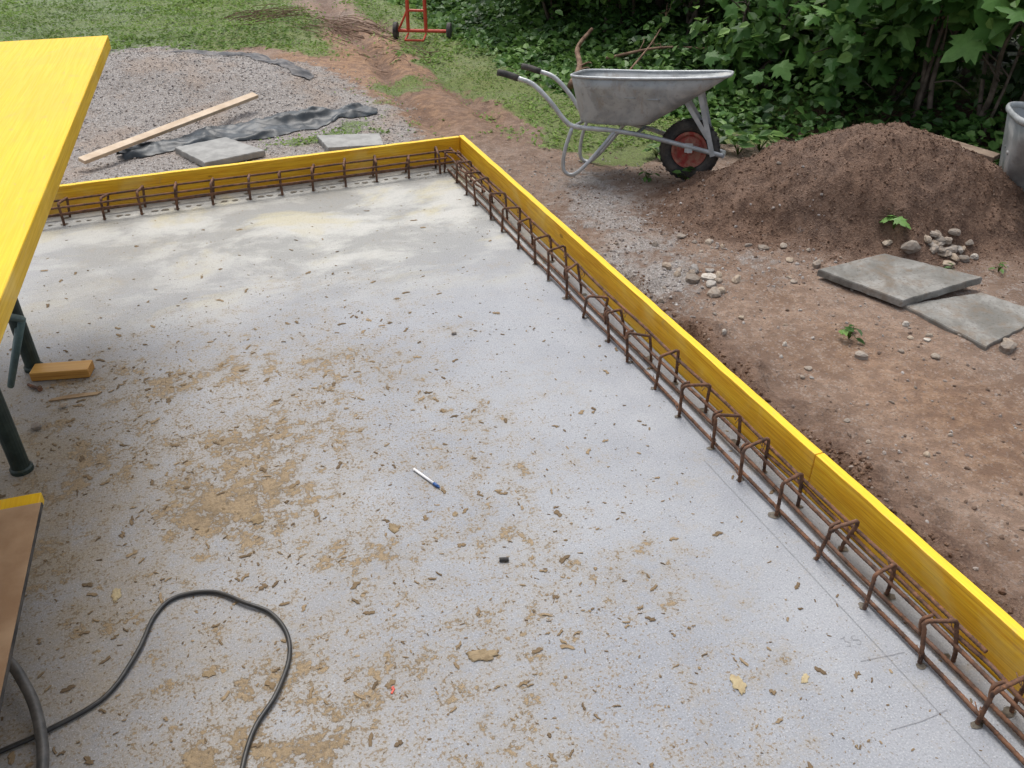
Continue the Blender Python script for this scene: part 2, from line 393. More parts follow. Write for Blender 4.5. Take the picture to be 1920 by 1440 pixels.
M['paver2']=simple('pale_paver',(.23,.23,.22),(.33,.33,.315),9,.85,bump=.4)
def tarp():
    n=N('black_tarp');a=n.noise(9,6,.6)
    c=n.mix(n.mr(a,.4,.68),(.012,.019,.025),(.034,.048,.060));c=n.mix(n.mr(n.noise(14,8,.72),.62,.74,0,.5),c,(.15,.13,.11));return n.done(c,.45,0,n.bump(a,.3,.01))
M['tarp']=tarp()
M['tarp2']=simple('dusty_tarp',(.045,.05,.058),(.16,.15,.145),9,.75,obj=False)
M['bark']=simple('bark',(.065,.05,.036),(.14,.11,.085),14,.9,bump=.7,bd=.01,bscale=25,obj=False)
M['deadwood']=simple('dead_wood',(.12,.065,.04),(.24,.155,.10),14,.85,bump=.6,obj=False)
M['gstone']=stonemat('gravel_stone',[(0,(.23,.205,.19)),(.35,(.31,.285,.27)),(.7,(.38,.36,.345)),(1,(.50,.485,.47))])
M['dstone']=stonemat('path_grit',[(0,(.14,.095,.07)),(.5,(.25,.195,.16)),(.85,(.32,.285,.26)),(1,(.41,.385,.365))])
M['soilc']=stonemat('soil_crumb',[(0,(.085,.047,.031)),(.6,(.145,.088,.060)),(.95,(.205,.135,.095)),(1,(.28,.22,.18))],.97)
M['clayc']=stonemat('clay_crumb',[(0,(.12,.085,.05)),(.5,(.20,.145,.085)),(1,(.31,.235,.145))],.9)
def rock():
    n=N('rock');oi=n.nt.nodes.new('ShaderNodeObjectInfo').outputs['Random']
    c=n.ramp(oi,[(0,(.20,.175,.15)),(.35,(.30,.26,.22)),(.6,(.38,.31,.235)),(.8,(.26,.25,.24)),(1,(.52,.48,.42))]);f=n.noise(50,6,.65)
    c=n.mix(n.mr(f,.44,.64,0,.55),c,(.19,.14,.10));return n.done(c,.88,0,n.bump(f,.5,.005),.2)
M['rock']=rock()
M['grass']=leafmat('grass_blade',(.07,.125,.02),(.15,.26,.045),(.27,.38,.09),.3,.55)
M['ivy']=leafmat('ground_ivy',(.020,.056,.014),(.080,.18,.038),(.20,.34,.09),.25)
M['leafa']=leafmat('shrub_leaf',(.018,.048,.011),(.065,.15,.030),(.18,.31,.075))
M['leafd']=leafmat('shaded_leaf',(.008,.020,.006),(.022,.052,.012),(.07,.14,.035),0)  # dark green leaves with the hedge interior's shade put into the colour
M['mleaf']=leafmat('maple_leaf',(.04,.11,.024),(.105,.24,.055),(.20,.37,.10),.35,.5)

# ---------------------------------------------------------------- camera, light
cam=bpy.data.cameras.new('camera');co=bpy.data.objects.new('camera',cam);COL.objects.link(co)
co.location=(0,0,1.86);co.rotation_euler=(R(90-33.7),0,R(-21.85));cam.sensor_width=36;cam.lens=30;cam.clip_end=400;cam.clip_start=.02
scene.camera=co
w=bpy.data.worlds.new('World');scene.world=w;w.use_nodes=True
nt=w.node_tree;bg=nt.nodes['Background'];sk=nt.nodes.new('ShaderNodeTexSky');sk.sky_type='NISHITA';sk.sun_disc=False
EL,AZ=66,8
sk.sun_elevation=R(EL);sk.sun_rotation=R(AZ);sk.air_density=1.0;sk.dust_density=5.0;sk.ozone_density=1.0
hs=nt.nodes.new('ShaderNodeHueSaturation');hs.inputs['Saturation'].default_value=.45;hs.inputs['Value'].default_value=1.4
nt.links.new(sk.outputs[0],hs.inputs['Color']);nt.links.new(hs.outputs[0],bg.inputs[0]);bg.inputs[1].default_value=.15
sd=bpy.data.lights.new('sun','SUN');sd.energy=1.45;sd.angle=R(28);sd.color=(1,.97,.92);so=bpy.data.objects.new('sun',sd);COL.objects.link(so)
d=Vector((math.sin(R(AZ))*math.cos(R(EL)),math.cos(R(AZ))*math.cos(R(EL)),math.sin(R(EL))))
so.rotation_euler=d.to_track_quat('Z','Y').to_euler()
scene.view_settings.view_transform='Standard'

# ---------------------------------------------------------------- ground
def gax(lo,hi,step,far):
    mid=np.arange(lo,hi+1e-6,step);k=step*1.25;a=[hi];
    while a[-1]<far: a.append(a[-1]+k);k*=1.25
    b=[lo];k=step*1.25
    while b[-1]>-far: b.append(b[-1]-k);k*=1.25
    return np.array(sorted(set(list(mid)+a[1:]+b[1:])))
xs=gax(-1.6,6.2,.018,80);ys=gax(.2,11.5,.022,90)
X,Y=np.meshgrid(xs,ys)
Z=H(X,Y);sl=(X<1.70)&(Y<5.11)&(X>-5)&(Y>-3);Z=np.where(sl,-.25,Z)
V=np.stack([X.ravel(),Y.ravel(),Z.ravel()],1);nx=len(xs);ny=len(ys)
I=np.arange(nx*ny).reshape(ny,nx);F=np.stack([I[:-1,:-1].ravel(),I[:-1,1:].ravel(),I[1:,1:].ravel(),I[1:,:-1].ravel()],1)
ground=npmesh('ground',V,F,M['ground'],smooth=True)
for nm,a in zip(('grass','gravel','orange','dark'),zones(X.ravel(),Y.ravel())):
    at=ground.data.attributes.new(nm,'FLOAT','POINT');at.data.foreach_set('value',np.asarray(a,np.float32))
thing(ground,None,None,kind='structure')

# ---------------------------------------------------------------- slab
xs=np.linspace(-4.5,1.688,160);ys=np.linspace(-2.5,5.098,190);X,Y=np.meshgrid(xs,ys)
nx=len(xs);ny=len(ys);V=np.stack([X.ravel(),Y.ravel(),(0.0012*fbm(X*2,Y*2,3)).ravel()],1)
I=np.arange(nx*ny).reshape(ny,nx);F=np.stack([I[:-1,:-1].ravel(),I[:-1,1:].ravel(),I[1:,1:].ravel(),I[1:,:-1].ravel()],1)
slab=npmesh('concrete_slab',V,F,M['conc'],smooth=True)
x=X.ravel();y=Y.ravel()
def claydens(x,y):
    def G(cx,cy,sx,sy,a=1): return a*np.exp(-(((x-cx)/sx)**2+((y-cy)/sy)**2))
    c=.38*(1-ss(.60,1.50,x+.12*(y-2)))*(1-ss(2.9,4.3,y))+.08*(1-ss(3.6,4.6,y))
    return c+G(-.02,2.3,.20,.18,.36)+G(-.15,2.65,.25,.16,.22)+G(.05,1.35,.25,.2,.25)+G(-.25,1.35,.2,.2,.2)+G(.35,3.05,.3,.10,.2)+G(-.25,3.1,.3,.3,.15)+G(-.62,2.45,.18,.5,.15)+G(.35,2.55,.10,.10,.25)+G(.1,2.5,.5,.5,.06)
def G2(cx,cy,sx,sy,a=1): return a*np.exp(-(((x-cx)/sx)**2+((y-cy)/sy)**2))
clay=claydens(x,y)
cream=ss(3.3,4.3,y+.3*fbm(x*1.2,y*1.2,51))*ss(-1.4,.2,x)+.35*ss(4.2,4.8,y)
damp=G2(-.5,4.2,.5,.45,.6)+G2(-.75,3.5,.3,.6,.5)+G2(.3,4.85,1.6,.12,.7)+G2(.35,3.08,.25,.06,.5)+G2(1.62,2.5,.03,3,.35)+G2(-.7,2.72,.12,.12,.6)+G2(.0,4.5,.35,.12,.5)+G2(.75,4.6,.3,.1,.4)
stain=G2(-.72,2.65,.22,.55,1.0)+G2(-.6,3.2,.25,.25,.5)+G2(-.55,1.9,.2,.5,.55)+G2(-.3,2.4,.5,.7,.30)+G2(-.1,1.4,.5,.4,.20)
for nm,a in (('clay',clay),('cream',cream),('damp',damp),('stain',stain)):
    at=slab.data.attributes.new(nm,'FLOAT','POINT');at.data.foreach_set('value',np.clip(a,0,1).astype(np.float32))
thing(slab,None,None,kind='structure')
# crumbs + flat ragged flakes in one object
n=22000;px=rng.uniform(-1.0,1.65,n);py=rng.uniform(.7,5.0,n)
keep=rng.random(n)<(.12+claydens(px,py))*(.3+1.2*vn(px*6,py*6,61));px=px[keep];py=py[keep];n=len(px)
s=.0010+.0042*rng.random(n)**5
sc=np.stack([s*rng.uniform(.7,2.4,n),s*rng.uniform(.5,1,n),s*rng.uniform(.2,.4,n)],1)
parts=[scatter('',ICV,ICF,np.stack([px,py,s*.12+.0005],1),np.tile([0,0,1.],(n,1))+rng.normal(size=(n,3))*.1,sc,None,raw=True)]
for k in range(9):
    rr=np.random.default_rng(300+k);m=16;ang_=np.linspace(0,2*np.pi,m,endpoint=False)+rr.uniform(-.12,.12,m)
    rad_=np.clip(.62+.30*np.sin(2*ang_+k)+.16*np.sin(3*ang_+2*k)+rr.normal(size=m)*.13,.22,1.25)
    out_=np.stack([rad_*np.cos(ang_),rad_*np.sin(ang_)*.75,np.zeros(m)],1);inn=out_*np.array([.72,.72,1])+np.array([0,0,.13])+np.stack([np.zeros(m),np.zeros(m),rr.uniform(-.03,.05,m)],1)
    TV=np.vstack([out_,inn,[[0,0,.12]]]);TF=[]
    for i in range(m):
        j=(i+1)%m;TF+=[(i,j,m+j),(i,m+j,m+i),(m+i,m+j,2*m)]
    q=520;fx=rng.uniform(-1.0,1.6,q);fy=rng.uniform(.75,4.6,q);kp=rng.random(q)<(.05+claydens(fx,fy)*.9)*(.1+1.5*vn(fx*3.5,fy*3.5,63));fx=fx[kp];fy=fy[kp];q=len(fx)
    s=.0035+.021*rng.random(q)**3.2
    parts.append(scatter('',TV,TF,np.stack([fx,fy,np.full(q,.0012)],1),np.tile([0,0,1.],(q,1)),np.stack([s,s*rng.uniform(.6,1,q),np.minimum(s,.012)],1),None,raw=True))
VV=[];FF=[];AA=[];off=0
for v_,f_,a_ in parts: VV.append(v_);FF.append(f_+off);AA.append(a_);off+=len(v_)
o=npmesh('clay_crumbs',np.vstack(VV),np.vstack(FF),M['clayc'],np.concatenate(AA))
thing(o,'tan dried clay crumbs and flakes scattered over the concrete slab','clay crumbs',kind='stuff')

# ---------------------------------------------------------------- formwork boards
BH=.165
def board(name,L,T,top,bot,loc,rotz,label,mat,bend=0):
    mb=MB();n=int(L/.06)+2
    V=[];
    for i in range(n):
        xx=-L/2+L*i/(n-1);j=.0006*math.sin(i*.9)+.0005*math.sin(i*2.3)
        jt=.0005*math.sin(i*1.7+1)
        V+=[(xx,-T/2+j,bot),(xx,T/2+j,bot),(xx,T/2+j-.002,top+jt),(xx,-T/2+j+.002,top+jt)]
    F=[]
    for i in range(n-1):
        a=i*4
        for k in range(4): F.append((a+k,a+(k+1)%4,a+4+(k+1)%4,a+4+k))
    F.append((3,2,1,0));a=(n-1)*4;F.append((a,a+1,a+2,a+3))
    mb.add(V,F);ob=mb.build(name,mat,loc=loc,rot=(0,0,rotz),bevel=.003)
    thing(ob,label,'formwork board','yellow formwork boards around the slab');return ob
board('formwork_board',3.505,.036,BH,-.14,(1.708,1.624+3.505/2,0),R(90),'long yellow formwork board on edge beside the concrete slab',M['yboard'])
board('formwork_board',2.6,.036,BH+.002,-.14,(1.711,1.620-1.3,0),R(90.15),'yellow formwork board on edge with rusty bar beside it',M['yboard'])
board('formwork_board',5.5,.034,BH-.002,-.14,(1.689-2.75,5.118,0),0,'yellow formwork board closing the far edge of the slab',M['yboard'])

# ---------------------------------------------------------------- rebar cages
def stirrup(mb,w,h,tilt,lean,r=.0056,hook=.65):
    c=.015
    pts=[(-w/2-.004,0,-.03),(-w/2,tilt*.2,.03),(-w/2+.001,tilt*.7,h-c)]
    for a in range(1,5):
        t=a/5*math.pi/2;pts.append((-w/2+c-c*math.cos(t),tilt,h-c+c*math.sin(t)))
    hj=random.uniform(-.012,.012)
    pts.append((-w/2+c,tilt,h));pts.append((w/2-c,tilt+lean,h+hj))
    for a in range(1,5):
        t=a/5*math.pi/2;pts.append((w/2-c+c*math.sin(t),tilt+lean,h+hj-c+c*math.cos(t)))
    pts+=[(w/2,tilt+lean,h-c),(w/2+.003,lean*.7,.03),(w/2+.004,lean*.5,-.03)]
    mb.tube(pts,r,8,rib=.006)
    if random.random()<hook:
        mb.tube([(-w/2+.008,tilt+.010,h-.055),(-w/2+.004,tilt+.013,h-.005),(-w/2+.034,tilt+.013,h+.003)],r*.95,7,smoothN=3)
def tie(mb,p):
    x,y,z=p
    mb.tube([(x-.010,y-.007,z-.010),(x+.011,y+.006,z-.004),(x+.004,y+.010,z+.012),(x-.011,y-.005,z+.004),(x-.004,y+.022,z+.020)],.0015,5,smoothN=4)
cage=empty('rebar_cage',(1.585,2.7,0))
thing(cage,'rusty rebar cage with upright stirrups beside the formwork','rebar cage','rusty rebar cages along the slab edges')
def wav(p0,p1,amp,seed,n=14):
    a=Vector(p0);b=Vector(p1);rr=random.Random(seed);out=[]
    for i in range(n+1):
        q=a.lerp(b,i/n);out.append(q+Vector((rr.uniform(-amp,amp),rr.uniform(-amp,amp),rr.uniform(-amp,amp)*.7)))
    return out
spots=[]
for i in range(-1,22):
    yy=.763+i*.1996+random.uniform(-.020,.020)
    mb=MB();w_=.094+random.uniform(-.012,.010);stirrup(mb,w_,.136+random.uniform(-.012,.010),random.uniform(-.028,.030),random.uniform(-.028,.028))
    tie(mb,(w_/2-.004,random.uniform(-.01,.01),.105));tie(mb,(-w_/2,0,.03))
    mb.build('stirrup',M['rust'],parent=cage,smooth=True,loc=(-.001+random.uniform(-.007,.007),yy-2.7,0),rot=(random.uniform(-.12,.12),random.uniform(-.06,.06),random.uniform(-.28,.28)))
    spots+=[(1.585-w_/2,yy),(1.585+w_/2,yy)]
for k,(xa,z,y0,y1) in enumerate([(-.032,.014,-2.4,2.27),(.016,.018,-2.4,2.30),(.034,.058,-2.4,2.25),(.058,.102,-1.83,2.33),(.044,.080,-2.4,-.9),(-.026,.104,1.6,2.36),(.028,.110,1.5,2.38)]):
    mb=MB();mb.tube(wav((xa,y0,z),(xa+random.uniform(-.006,.006),y1,z),.006,k),.0058,8,smoothN=3,rib=.006)
    mb.build('longitudinal_bar',M['rust'],parent=cage,smooth=True)
cage2=empty('rebar_cage',(.45,5.0,0))
thing(cage2,'rusty rebar cage with stirrups along the far formwork','rebar cage','rusty rebar cages along the slab edges')
xx=1.50
while xx>-1.9:
    mb=MB();w_=.108;stirrup(mb,w_,.122+random.uniform(-.005,.005),random.uniform(-.012,.012),random.uniform(-.035,-.015),.0066,0)
    mb.build('stirrup',M['rust'],parent=cage2,smooth=True,loc=(xx-.45,random.uniform(-.005,.005),0),rot=(0,0,R(90)+random.uniform(-.06,.06)))
    spots+=[(xx,4.955),(xx,5.045),(xx+.07,4.97),(xx+.12,4.965)]
    xx-=.195+random.uniform(-.012,.012)
for k,(ya,z,x0,x1) in enumerate([(.03,.03,-2.4,1.12),(-.056,.066,-2.4,1.14),(.040,.108,-2.4,1.17),(-.058,.100,-2.4,1.10)]):
    mb=MB();mb.tube(wav((x0,ya,z),(x1,ya,z),.004,k+20),.0060,8,smoothN=3,rib=.006)
    mb.build('longitudinal_bar',M['rust'],parent=cage2,smooth=True)
mb=MB()
for (sx,sy) in spots:
    n=12;ra=random.uniform(.010,.020)
    V=[(sx+random.uniform(-.006,.006),sy,.0025)];cx,cy,_=V[0]
    for k in range(n):
        a=2*math.pi*k/n;r_=ra*random.uniform(.7,1.25);V.append((cx+r_*math.cos(a)*1.15,cy+r_*math.sin(a)*.8,.0022))
    mb.add(V,[(0,1+k,1+(k+1)%n) for k in range(n)])
M['hole']=simple('wet_mortar',(.05,.04,.03),(.14,.12,.09),60,.6,obj=False)
o=mb.build('mortar_stain',M['hole']);thing(o,'dark wet mortar spots around the rebar feet','mortar spots',kind='stuff')

# ---------------------------------------------------------------- table: panel on trestle
PZ=1.10
L,Wd,T=3.1,1.05,.052
pan=MB();pan.box((-L/2,Wd/2,-T/2),(L,Wd,T))
o=pan.build('yellow_tabletop',M['ypanel'],loc=(-.160,4.10,PZ),rot=(0,0,R(90-4.85)),bevel=.004)
thing(o,'large bright yellow formwork panel lying on green trestles','formwork panel')
def trestle(x,y,label):
    e=empty('trestle',(x,y,0));thing(e,label,'trestle','green steel trestles under the panel')
    top=PZ-T-.002
    for (a,b) in ((0,0),(0,.69),(-.62,0),(-.62,.69)):
        mb=MB();mb.tube([(a,b,.012),(a,b,top-.05)],.030,18);mb.lathe([(.0,.0),(.037,.0),(.037,.014),(.031,.02)],18,mat=Matrix.Translation((a,b,0)))
        mb.build('leg',M['green'],parent=e,smooth=False)
    mb=MB()
    for b in(0,.69): mb.box((-.31,b,top-.025),(.70,.055,.05))
    for a in(-.05,-.57): mb.box((a,.345,top-.078),(.04,.76,.05))
    mb.build('head_beam',M['green'],parent=e,bevel=.003)
    mb=MB();mb.tube([(-.036,.41,.10),(.115,.22,.45)],.012,10);mb.tube([(.115,.22,.45),(.0,.02,.62)],.012,10);mb.tube([(-.036,.41,.10),(0,.66,.20)],.012,10);mb.tube([(-.31,0,.35),(-.01,0,.35)],.014,8)
    mb.build('brace',M['teal'],parent=e,smooth=True)
trestle(-.71,2.72,'dark green steel trestle standing on the concrete slab')
# lower stack
mb=MB();mb.box((0,0,0),(1.1,.75,.032));o=mb.build('yellow_formwork_sheet',M['ypanel'],loc=(-.965,1.68,.252),rot=(0,0,R(85.8)),bevel=.003)
thing(o,'yellow formwork panel on timber blocks under a brown sheet','formwork panel')
mb=MB();mb.box((0,0,0),(1.04,.75,.018),0);mb.box((0,0,-.0),(1.046,.756,.012),1)
M['ply']=simple('brown_plywood',(.30,.18,.095),(.42,.28,.165),5,.8,bump=.25)
o=mb.build('plywood_sheet',[M['ply'],M['black']],loc=(-.955,1.635,.280),rot=(0,0,R(85.8)),bevel=.002)
thing(o,'brown plywood sheet with dark edge lying on a yellow panel','plywood sheet')
for yy in (1.35,1.95):
    mb=MB();mb.box((0,0,.118),(.5,.09,.234));o=mb.build('timber_block',M['wood'],loc=(-1.10,yy,0),bevel=.004);thing(o,'squared timber block under the stacked sheets','timber block','timber blocks under the sheets')
mb=MB();mb.box((0,0,.021),(.22,.075,.038));o=mb.build('timber_offcut',M['yblock'],loc=(-.598,3.315,0),rot=(0,0,R(-14)),bevel=.003);thing(o,'short yellow timber offcut lying on the slab','timber offcut')
mb=MB();mb.add([(-.09,-.008,.004),(.08,-.012,.004),(.1,.002,.004),(.0,.010,.004),(-.08,.006,.004),(-.09,-.008,.009),(.08,-.012,.008),(.1,.002,.009),(.0,.010,.011),(-.08,.006,.009)],[(4,3,2,1,0),(5,6,7,8,9),(0,1,6,5),(1,2,7,6),(2,3,8,7),(3,4,9,8),(4,0,5,9)])
o=mb.build('wood_splinter',M['sliver'],loc=(-.555,3.13,-.003),rot=(0,0,R(-5)));thing(o,'flat split wood sliver lying on the slab','wood splinter')
mb=MB();mb.tube([(-.035,0,.008),(.03,0,.008)],.006,10);mb.tube([(.03,0,.008),(.038,0,.008)],.010,6)
o=mb.build('bolt',M['rust'],loc=(-.70,3.25,0),rot=(0,0,R(-50)));thing(o,'rusty bolt lying on the slab near the trestle','bolt')
mb=MB();mb.tube([(-.014,0,.007),(.014,0,.007)],.0065,14);o=mb.build('metal_pin',M['black'],loc=(.66,1.71,0),rot=(0,0,R(-18)));thing(o,'short black metal pin lying on the slab','metal pin')
def peb(name,loc,s,mat,label,cat,seed,group=None,flat=.7):
    rr=random.Random(seed);import bmesh
    bm=bmesh.new();bmesh.ops.create_icosphere(bm,subdivisions=2,radius=1)
    k=[rr.uniform(.75,1.25) for _ in range(6)]
    for v in bm.verts:
        p=v.co;f=1+.16*math.sin(3*p.x+seed)+.13*math.sin(4*p.y+seed*1.7)+.10*math.sin(5*p.z+2*seed)+rr.uniform(-.05,.05)
        v.co=Vector((p.x*s*k[0]*1.2*f,p.y*s*k[1]*f,max(p.z,-.75)*s*flat*k[2]*f))
    me=bpy.data.meshes.new(name);bm.to_mesh(me);bm.free();me.materials.append(mat)
    ob=bpy.data.objects.new(name,me);COL.objects.link(ob);ob.location=loc;ob.rotation_euler=(0,0,rr.uniform(0,6))
    thing(ob,label,cat,group);return ob
peb('stone',(-.68,2.96,.010),.017,M['rock'],'small grey stone lying on the slab','stone',3)
peb('stone',(-.59,3.07,.01),.013,M['rock'],'small dark stone lying on the slab','stone',4)
peb('stone',(.95,3.04,.006),.008,M['rock'],'tiny dark stone lying on the slab','stone',5)
M['flake']=simple('clay_flake_mat',(.19,.14,.08),(.28,.215,.13),40,.95,bump=.6,obj=False)
M['flake2']=simple('pale_flake_mat',(.33,.26,.15),(.42,.35,.21),40,.9,bump=.6,obj=False)
for i,(fx,fy,s,m_) in enumerate([(1.06,1.08,.022,'flake2'),(1.23,1.03,.012,'flake2'),(.48,1.41,.028,'flake'),(.39,1.97,.018,'flake'),(.59,1.96,.010,'flake'),(.0,2.17,.022,'flake'),(-.2,1.62,.014,'flake'),(-.42,2.0,.018,'flake2')]):
    rr=random.Random(i+50);mb=MB();n=30;V=[(0,0,s*.14)]
    for ring,(rf,zf) in enumerate(((.55,.16),(.9,.12),(1.0,.0))):
        for k in range(n):
            a=2*math.pi*k/n;r_=s*rf*(1+.22*math.sin(2*a+i)+.12*math.sin(5*a+i*2)+.08*math.sin(9*a+i*3)+rr.uniform(-.1,.1))
            V.append((r_*math.cos(a)*1.2,r_*math.sin(a)*.85,s*zf+rr.uniform(0,.05)*s))
    F=[(0,1+k,1+(k+1)%n) for k in range(n)]
    for q in range(2):
        for k in range(n):
            a=1+q*n+k;b=1+q*n+(k+1)%n;F.append((a,a+n,b+n,b))
    mb.add(V,F);o=mb.build('clay_flake',M[m_],loc=(fx,fy,.0005),rot=(0,0,rr.uniform(0,6)));thing(o,'flat dried clay flake lying on the slab','clay flake','dried clay flakes on the slab')
# pen
e=empty('pen',(.555,2.16,.006),math.atan2(-.12,.05));thing(e,'white ballpoint pen with blue cap lying on the slab','pen')
mb=MB();mb.tube([(-.065,0,0),(.04,0,0)],.0045,12);mb.build('barrel',simple('white_plastic',(.75,.76,.78),(.8,.8,.82),5,.35),parent=e,smooth=True)
mb=MB();mb.tube([(.04,0,0),(.062,0,0)],.0055,12);mb.tube([(.062,0,0),(.07,0,0)],[.0045,.002],12);mb.build('cap',simple('blue_plastic',(.02,.08,.25),(.03,.1,.3),5,.35),parent=e,smooth=True)
mb=MB();mb.box((0,0,.002),(.018,.006,.003));mb.box((.008,.004,.003),(.01,.005,.003));o=mb.build('plastic_scrap',M['red'],loc=(.23,1.39,0),rot=(0,0,.9),bevel=.001);thing(o,'tiny red plastic scrap lying on the slab','plastic scrap')
# cables
cab=[(-1.3,1.45),(-.95,1.52),(-.68,1.57),(-.58,1.59),(-.45,1.64),(-.37,1.75),(-.32,1.87),(-.26,1.92),(-.16,1.90),(-.08,1.82),(-.02,1.76),(.01,1.67),(0,1.58),(-.05,1.48),(-.11,1.41),(-.15,1.32),(-.18,1.2),(-.16,1.0),(-.3,.7)]
mb=MB();mb.tube([(a,b,.0075+(.004 if i%4==1 else 0)) for i,(a,b) in enumerate(cab)],.0062,10,smoothN=8);o=mb.build('power_cable',M['cable'],smooth=True)
thing(o,'thin black power cable curling across the concrete slab','power cable')
mb=MB();mb.tube([(-1.2,2.0,.05),(-.85,1.95,.06),(-.69,1.83,.06),(-.62,1.70,.055),(-.585,1.57,.045),(-.58,1.44,.03),(-.62,1.25,.015),(-.7,1.0,.015)],.0135,14,smoothN=8);o=mb.build('hose',M['hose'],smooth=True)
thing(o,'thick dark grey rubber hose curving over the slab','hose')
# pencil marks
M['pencil']=simple('pencil_mark',(.18,.18,.19),(.27,.27,.28),80,.8,obj=False)
mb=MB()
def stroke(pts,wd=.0014):
    for a,b in zip(pts[:-1],pts[1:]):
        a=Vector(a);b=Vector(b);t=(b-a).normalized();nn=Vector((-t.y,t.x))*wd/2
        mb.add([(*(a-nn),.0024),(*(b-nn),.0024),(*(b+nn),.0024),(*(a+nn),.0024)],[(0,1,2,3)])
stroke([(1.40,1.02),(1.53,1.0)]);stroke([(1.33,.83),(1.42,.82),(1.50,.822)]);stroke([(1.475,.60),(1.478,1.9)],.0012)
def digit(ox,oy,pts,s=.03): stroke([(ox+a*s,oy+b*s) for a,b in pts],.0014)
digit(1.40,1.07,[(0,1),(.5,1),(.2,.6),(.55,.35),(.3,0),(0,.1)]);digit(1.43,1.065,[(.5,1),(.05,1),(0,.6),(.45,.5),(.5,.15),(.2,0),(0,.1)])
o=mb.build('pencil_mark',M['pencil']);thing(o,'faint pencil layout lines and numbers on the concrete','pencil marks')

# ---------------------------------------------------------------- pavers
def paverobj(pts,z,mat,label,t=.04,tilt=None):
    c=sum((Vector((a,b)) for a,b in pts),Vector((0,0)))/4
    rr=random.Random(int(c.x*1000));ring=[]
    zz=tilt or (0,0,0,0)
    for i in range(4):
        a=Vector((*pts[i],zz[i]));b=Vector((*pts[(i+1)%4],zz[(i+1)%4]))
        for k in range(14):
            q=a.lerp(b,k/14);q+=Vector((rr.uniform(-.003,.003),rr.uniform(-.003,.003),0));ring.append((q.x-c.x,q.y-c.y,q.z))
    n=len(ring);cz=sum(zz)/4
    V=[(p[0],p[1],p[2]-t) for p in ring]+[(p[0],p[1],p[2]-.006) for p in ring]+[(p[0]*.985,p[1]*.985,p[2]) for p in ring]+[(0,0,cz),(0,0,cz-t)]
    F=[]
    for k in range(n):
        j=(k+1)%n;F+=[(k,j,n+j,n+k),(n+k,n+j,2*n+j,2*n+k),(2*n+k,2*n+j,3*n),(j,k,3*n+1)]
    mb=MB();mb.add(V,F);o=mb.build('paving_slab',mat,loc=(c.x,c.y,z));thing(o,label,'paving slab','loose concrete paving slabs')
paverobj([(2.83,2.99),(3.0,2.59),(3.49,2.60),(3.24,2.99)],-.015,M['paver'],'weathered grey paving slab tilted on another one',.035,(.005,-.005,.02,.02))
paverobj([(3.02,2.60),(3.08,2.17),(3.57,2.28),(3.46,2.56)],-.052,M['paver'],'weathered grey paving slab lying on the dirt',.04)
paverobj([(0.0,6.18),(.16,5.78),(.56,5.89),(.35,6.28)],-.025,M['paver2'],'square pale paving slab lying on the gravel',.04)
paverobj([(.95,6.10),(.97,5.80),(1.34,5.72),(1.38,5.98)],-.03,M['paver2'],'pale paving slab lying behind the formwork',.04)

# ---------------------------------------------------------------- plank, tarps
a=Vector((-.58,6.06,Hs(-.61,6.12)+.07));b=Vector((.66,6.95,Hs(.66,7.05)+.10));dv=b-a
mb=MB();mb.box((0,0,0),(dv.length,.065,.026))
o=mb.build('timber_plank',M['wood'],loc=(a+b)/2,bevel=.003);o.rotation_euler=(R(12),-math.asin(dv.z/dv.length),math.atan2(dv.y,dv.x));thing(o,'pale raw timber plank lying across the gravel and tarp','timber plank')
def sheet(name,cl,hw,mat,label,amp,seed,nv=40,e0=.4,fq=1.0):
    P=catmull([Vector((a,b,0)) for a,b in cl],20);P=resample(P,.014);nu=len(P)
    V=[];
    for i,p in enumerate(P):
        t=(P[min(i+1,nu-1)]-P[max(i-1,0)]).normalized();nn=Vector((-t.y,t.x,0));u=i/nu
        e=(e0+(1-e0)*min(1,u*2.2))*min(1,(1-u)*9)**.5
        sh=float(fbm(u*6,.3,seed+9))*.05
        for j in range(nv):
            s=(j/(nv-1)*2-1);wv=hw*e*(1+.7*float(fbm(i*.045,(s>0)*7.0,seed)))
            q=p+nn*(s*wv+sh)
            wx,wy=q.x,q.y
            f1=1-abs(float(fbm(wx*1.3*fq+wy*1.2,wy*4*fq-wx*2,seed+3,2)))*2.4;f2=1-abs(float(fbm(wx*5*fq,wy*12*fq+wx*4,seed+5,2)))*2.4
            fold=(max(0,f1)**1.5*1.1+max(0,f2)**2*.35)*amp*(1-abs(s)**5)
            V.append((q.x,q.y,Hs(q.x,q.y)+.008+fold))
    F=[(i*nv+j,i*nv+j+1,(i+1)*nv+j+1,(i+1)*nv+j) for i in range(nu-1) for j in range(nv-1)]
    mb=MB();mb.add(V,F);o=mb.build(name,mat,smooth=True);thing(o,label,'tarp');return o
sheet('tarp',[(-.35,6.24),(-.1,6.33),(.28,6.45),(.72,6.56),(1.15,6.68),(1.52,6.60)],.16,M['tarp'],'crumpled black plastic tarp lying on the gravel',.038,74)
sheet('tarp',[(-.1,8.95),(.35,8.85),(.8,8.75),(1.05,8.2),(1.12,7.5)],.11,M['tarp2'],'dusty dark tarp half buried in the gravel heap',.02,77)

